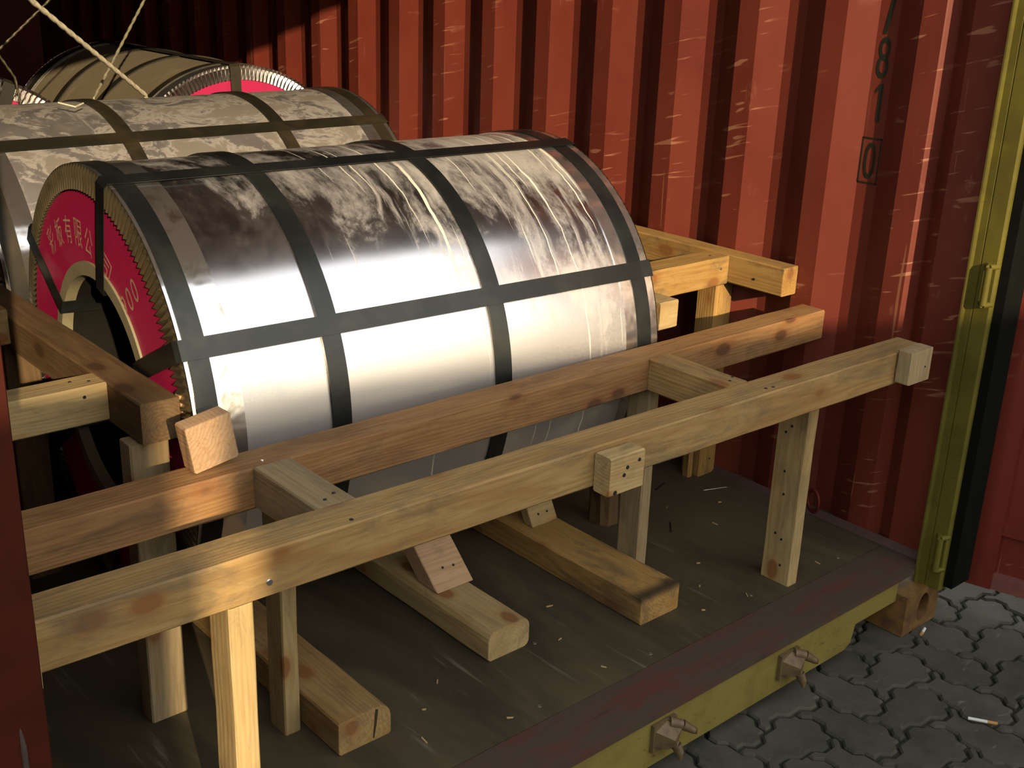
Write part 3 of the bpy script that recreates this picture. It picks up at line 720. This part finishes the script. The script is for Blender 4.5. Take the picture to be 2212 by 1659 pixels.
# side beams, spacers
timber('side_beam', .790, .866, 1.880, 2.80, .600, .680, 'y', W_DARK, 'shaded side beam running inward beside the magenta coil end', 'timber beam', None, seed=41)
timber('side_spacer', .396, .789, 2.020, 2.088, .606, .682, 'x', W_PALE, 'sunlit-ended wooden spacer from the side beam to the container wall', 'timber block', None, seed=42,
       nails=[((.765, 2.045, .6815), (0, 0, 1), .0035), ((.735, 2.06, .6815), (0, 0, 1), .0035), ((.745, 2.0198, .662), (0, -1, 0), .0035)])
timber('side_spacer', .396, .789, 2.545, 2.62, .615, .695, 'x', W_PALE, 'second wooden spacer against the side beam, farther in by the shadowed post', 'timber block', None, seed=43)
b = MB(); b.add([(0, 0, 0), (.030, .006, -.004), (.034, .0, -.030), (.026, -.006, -.055), (.004, -.004, -.048), (0, .016, 0), (.030, .018, -.004), (.034, .014, -.030), (.026, .010, -.055), (.004, .012, -.048)],
      [(0, 4, 3, 2, 1), (5, 6, 7, 8, 9), (0, 1, 6, 5), (1, 2, 7, 6), (2, 3, 8, 7), (3, 4, 9, 8), (4, 0, 5, 9)])
tag(b.obj('wood_splinter', W_PINK, None, (.867, 1.884, .679)), 'split wood splinter wedged between the side beam end and the coil rim', 'splinter')
timber('side_beam', 2.580, 2.645, 1.805, 3.05, .610, .690, 'y', W_GOLD, 'sunlit orange side beam along the corrugated wall', 'timber beam', None, seed=44, nails=[((2.5798, 1.90, .640), (-1, 0, 0), .004)])
timber('coil_spacer', 2.084, 2.579, 1.990, 2.072, .606, .688, 'x', W_GOLD, 'orange spacer between the shiny coil and the sunlit side beam', 'timber block', None, seed=45,
       nails=[((2.545, 1.9898, .655), (0, -1, 0), .0045, NAILB), ((2.53, 2.02, .688), (0, 0, 1), .003)])
timber('chock', 2.084, 2.150, 1.800, 1.9885, .605, .675, 'x', W_PALE, 'bright sawn chock between the shiny coil end and the orange spacer', 'timber block', None, seed=46)

# ------------------------------------------------------------------ wire ropes
def rope(pts, r, mat, label, twist=26.0, lobes=3, group=None):
    V = []; F = []; P = [Vector(p) for p in pts]; n = 12; rows = 0
    for s in range(len(P)-1):
        a, b_ = P[s], P[s+1]; d = (b_-a); Ln = d.length; d.normalize(); u = d.orthogonal().normalized(); v = d.cross(u)
        m = max(2, int(Ln/(r*.7)))
        for i in range(m+(1 if s == len(P)-2 else 0)):
            c = a+d*(Ln*i/m); ph = i*.30
            for j in range(n):
                t = 2*PI*j/n; rad = r*(.66+.42*abs(math.cos(t-ph))); V.append(c+rad*(math.cos(t)*u+math.sin(t)*v))
            rows += 1
    for i in range(rows-1):
        for j in range(n): F.append((i*n+j, i*n+(j+1) % n, (i+1)*n+(j+1) % n, (i+1)*n+j))
    o = mesh_obj('wire_rope', V, F, mat, None, True); return tag(fix(o), label, 'wire rope', group)
rope([(1.75, 3.84, .0), (1.723, 3.84, .975), (1.171, 3.30, 1.31), (.40, 2.546, 1.778)], .0075, ROPE, 'thick twisted wire rope running diagonally down behind the dusty coil')
rope([(1.50, 3.82, .0), (1.543, 3.84, .974), (1.814, 4.0, 1.275), (2.60, 4.464, 2.148)], .0048, simple('wire_rope_half_lit', (.30, .28, .19), .45, .2, .3, 60), 'thin wire rope crossing the thick rope above the brown coil')  # mid tone averages the rope's unlit top and sunlit lower length
rope([(.40, 3.84, .398), (1.262, 3.84, 1.137), (1.437, 3.84, 1.287), (2.60, 3.84, 2.284)], .0040, ROPED, 'thin dull wire rope rising above the silver-rim coil')
rope([(.50, 3.86, 2.36), (1.255, 3.86, 1.130), (1.305, 3.86, 1.045), (1.40, 3.84, .0)], .0040, ROPED, 'faint wire rope dropping behind the silver-rim coil')
b = MB(); q = [(1.172, 3.158, 1.0478), (1.205, 3.128, 1.0385), (1.236, 3.150, 1.0442)]
q = [Vector(p)+Vector((0, 0, .004)) for p in q]
b.tube(q[0], q[1], .0022, .0022, 8); b.tube(q[1], q[2], .0022, .0022, 8)
tag(b.obj('wire_scrap', ROPE), 'bent V-shaped scrap of wire lying on top of the dusty coil', 'wire')

# ------------------------------------------------------------------ litter
def lying_nail(p0, p1, mat, label, r=.0016):
    b = MB(); p0, p1 = Vector((*p0, r)), Vector((*p1, r)); b.tube(p0, p1, r, r, 8); d = (p0-p1).normalized()
    o = b.obj('loose_nail', mat); h_ = MB(); h_.tube(p0, p0+d*.0015, r*2.1, r*2.1, 8); h_.obj('nail_head', mat, o)
    return tag(o, label, 'nail')
lying_nail((2.504, 1.941), (2.578, 1.914), NAILB, 'bright loose nail on the floor in front of the cracked post')
lying_nail((2.226, 1.822), (2.268, 1.862), NAIL, 'dark loose nail on the floor near the flat nail-holed post')
lying_nail((2.395, 2.03), (2.45, 2.045), NAIL, 'dark loose nail on the floor beside the rough bark-edged post')
rc = random.Random(5)
spots = [(.86, 1.62), (.93, 1.50), (.80, 1.55), (1.16, 1.52), (1.22, 1.60), (1.30, 1.66), (1.62, 1.62), (1.70, 1.74), (1.98, 1.50), (2.06, 1.58), (2.02, 1.66), (2.15, 1.66), (2.36, 1.78),
         (2.42, 1.60), (2.48, 1.86), (2.33, 1.93), (2.12, 1.48), (1.62, 1.48), (1.34, 1.47), (2.40, 1.47), (2.20, 1.92), (.92, 1.84)]
for i, (x, y) in enumerate(spots):
    a = rc.uniform(0, PI); l_ = rc.uniform(.008, .022) if i else .045; w_ = rc.uniform(.002, .004) if i else .010
    if i == 21: l_, w_ = .05, .012
    b = MB(); b.add([(-l_/2, -w_/2, 0), (l_/2, -w_/4, 0), (l_/2*.8, w_/2, 0), (-l_/2*.7, w_/3, 0), (-l_/2, -w_/2, .002), (l_/2, -w_/4, .0035), (l_/2*.8, w_/2, .003), (-l_/2*.7, w_/3, .002)], BOXF)
    tag(b.obj('wood_chip', SLIV, None, (x, y, .0004), (0, 0, a)), 'small pale wood chip lying on the dark plywood floor', 'wood chip', 'wood chips on the floor')
for (x, y) in ((1.742, 1.453), (1.415, 1.464), (1.565, 1.645), (2.13, 1.475), (2.47, 1.455), (1.06, 1.47)):
    b = MB(); b.tube((0, 0, -.001), (0, 0, .0012), .0055, .0045, 12); b.obj('floor_screw', simple('worn_screw', (.16, .155, .14), .45, .75, .5, 120) if 'worn_screw' not in bpy.data.materials else bpy.data.materials['worn_screw'], floor, (x, y, 0))
def butt(p0, p1, label, crush=1.0):
    a, c = Vector((*p0, GZ+.006)), Vector((*p1, GZ+.006)); m = a.lerp(c, .66)
    b = MB(); b.tube(a, m, .0038, .004, 10); o = b.obj('cigarette_butt', PAPER)
    f_ = MB(); f_.tube(m, c, .0041, .0039, 10); f_.obj('filter', FILTER, o); return tag(o, label, 'cigarette')
butt((2.318, .975), (2.352, .921), 'long cigarette butt lying on a grey paver')
butt((2.592, 1.246), (2.556, 1.236), 'crumpled cigarette butt beside the rusty corner casting')

# ------------------------------------------------------------------ unseen containers added across the yard to shade the lower half
sn = math.hypot(SA, 1.0); es = Vector((SA, 1, 0))/sn; et_ = Vector((1, -SA, 0))/sn
STOP, GAP0, GAP1 = -3.12, .190, .280  # gap between the added containers passes a narrow sun stripe
def shade_blocker(t0, t1, s0, s1, label, mat):
    """added container footprint t0..t1 across the sun, s0..s1 along it; local x = long side"""
    root = empty('shade_container', es*((s0+s1)/2)+et_*((t0+t1)/2)+Vector((0, 0, GZ)), -math.atan(SA)+(PI/2 if s1-s0 > t1-t0 else 0)); tag(root, label, 'container')
    L = max(t1-t0, s1-s0)
    def side(y, sg, nm):
        V = []; F = []; x = -L/2+.1; pr = [(-L/2, 0)]
        while x < L/2-.3: pr += [(x, 0), (x+.068, .036), (x+.138, .036), (x+.206, 0)]; x += .278
        pr.append((L/2, 0)); n = len(pr)
        for z in (.15, 2.50): V += [(px, y-sg*py, z) for px, py in pr]
        F = [(i, i+1, n+i+1, n+i) for i in range(n-1)]; mesh_obj(nm, V, F, mat, root)
    side(1.19, 1, 'side_wall'); side(-1.19, -1, 'side_wall')
    b = MB(); b.box(-L/2, L/2, -1.2, 1.2, 2.50, 2.56); b.obj('roof', mat, root)
    for sx in (-L/2, L/2-.06):
        b = MB(); b.box(sx, sx+.06, -1.2, 1.2, .15, 2.5); b.obj('end_wall', mat, root)
    for sy in (1, -1):
        for z0, z1 in ((0.0, .15), (2.48, 2.595)):
            b = MB(); b.box(-L/2, L/2, min(sy*1.22, sy*1.16), max(sy*1.22, sy*1.16), z0, z1); b.obj('side_rail', mat, root)
    for sx in (-L/2, L/2-.16):
        for sy in (-1.22, 1.06): b = MB(); b.box(sx, sx+.16, sy, sy+.16, 0, 2.595); b.obj('corner_post', mat, root)
GREYC = simple('grey_container', (.20, .19, .16), .6)
shade_blocker(GAP0-6.06, GAP0, STOP-2.44, STOP, 'unseen grey container added lengthwise across the yard for its shade', GREYC)
shade_blocker(GAP1, GAP1+2.44, STOP-6.06, STOP, 'unseen blue container added end-on across the yard for its shade', simple('blue_container', (.10, .12, .16), .6))
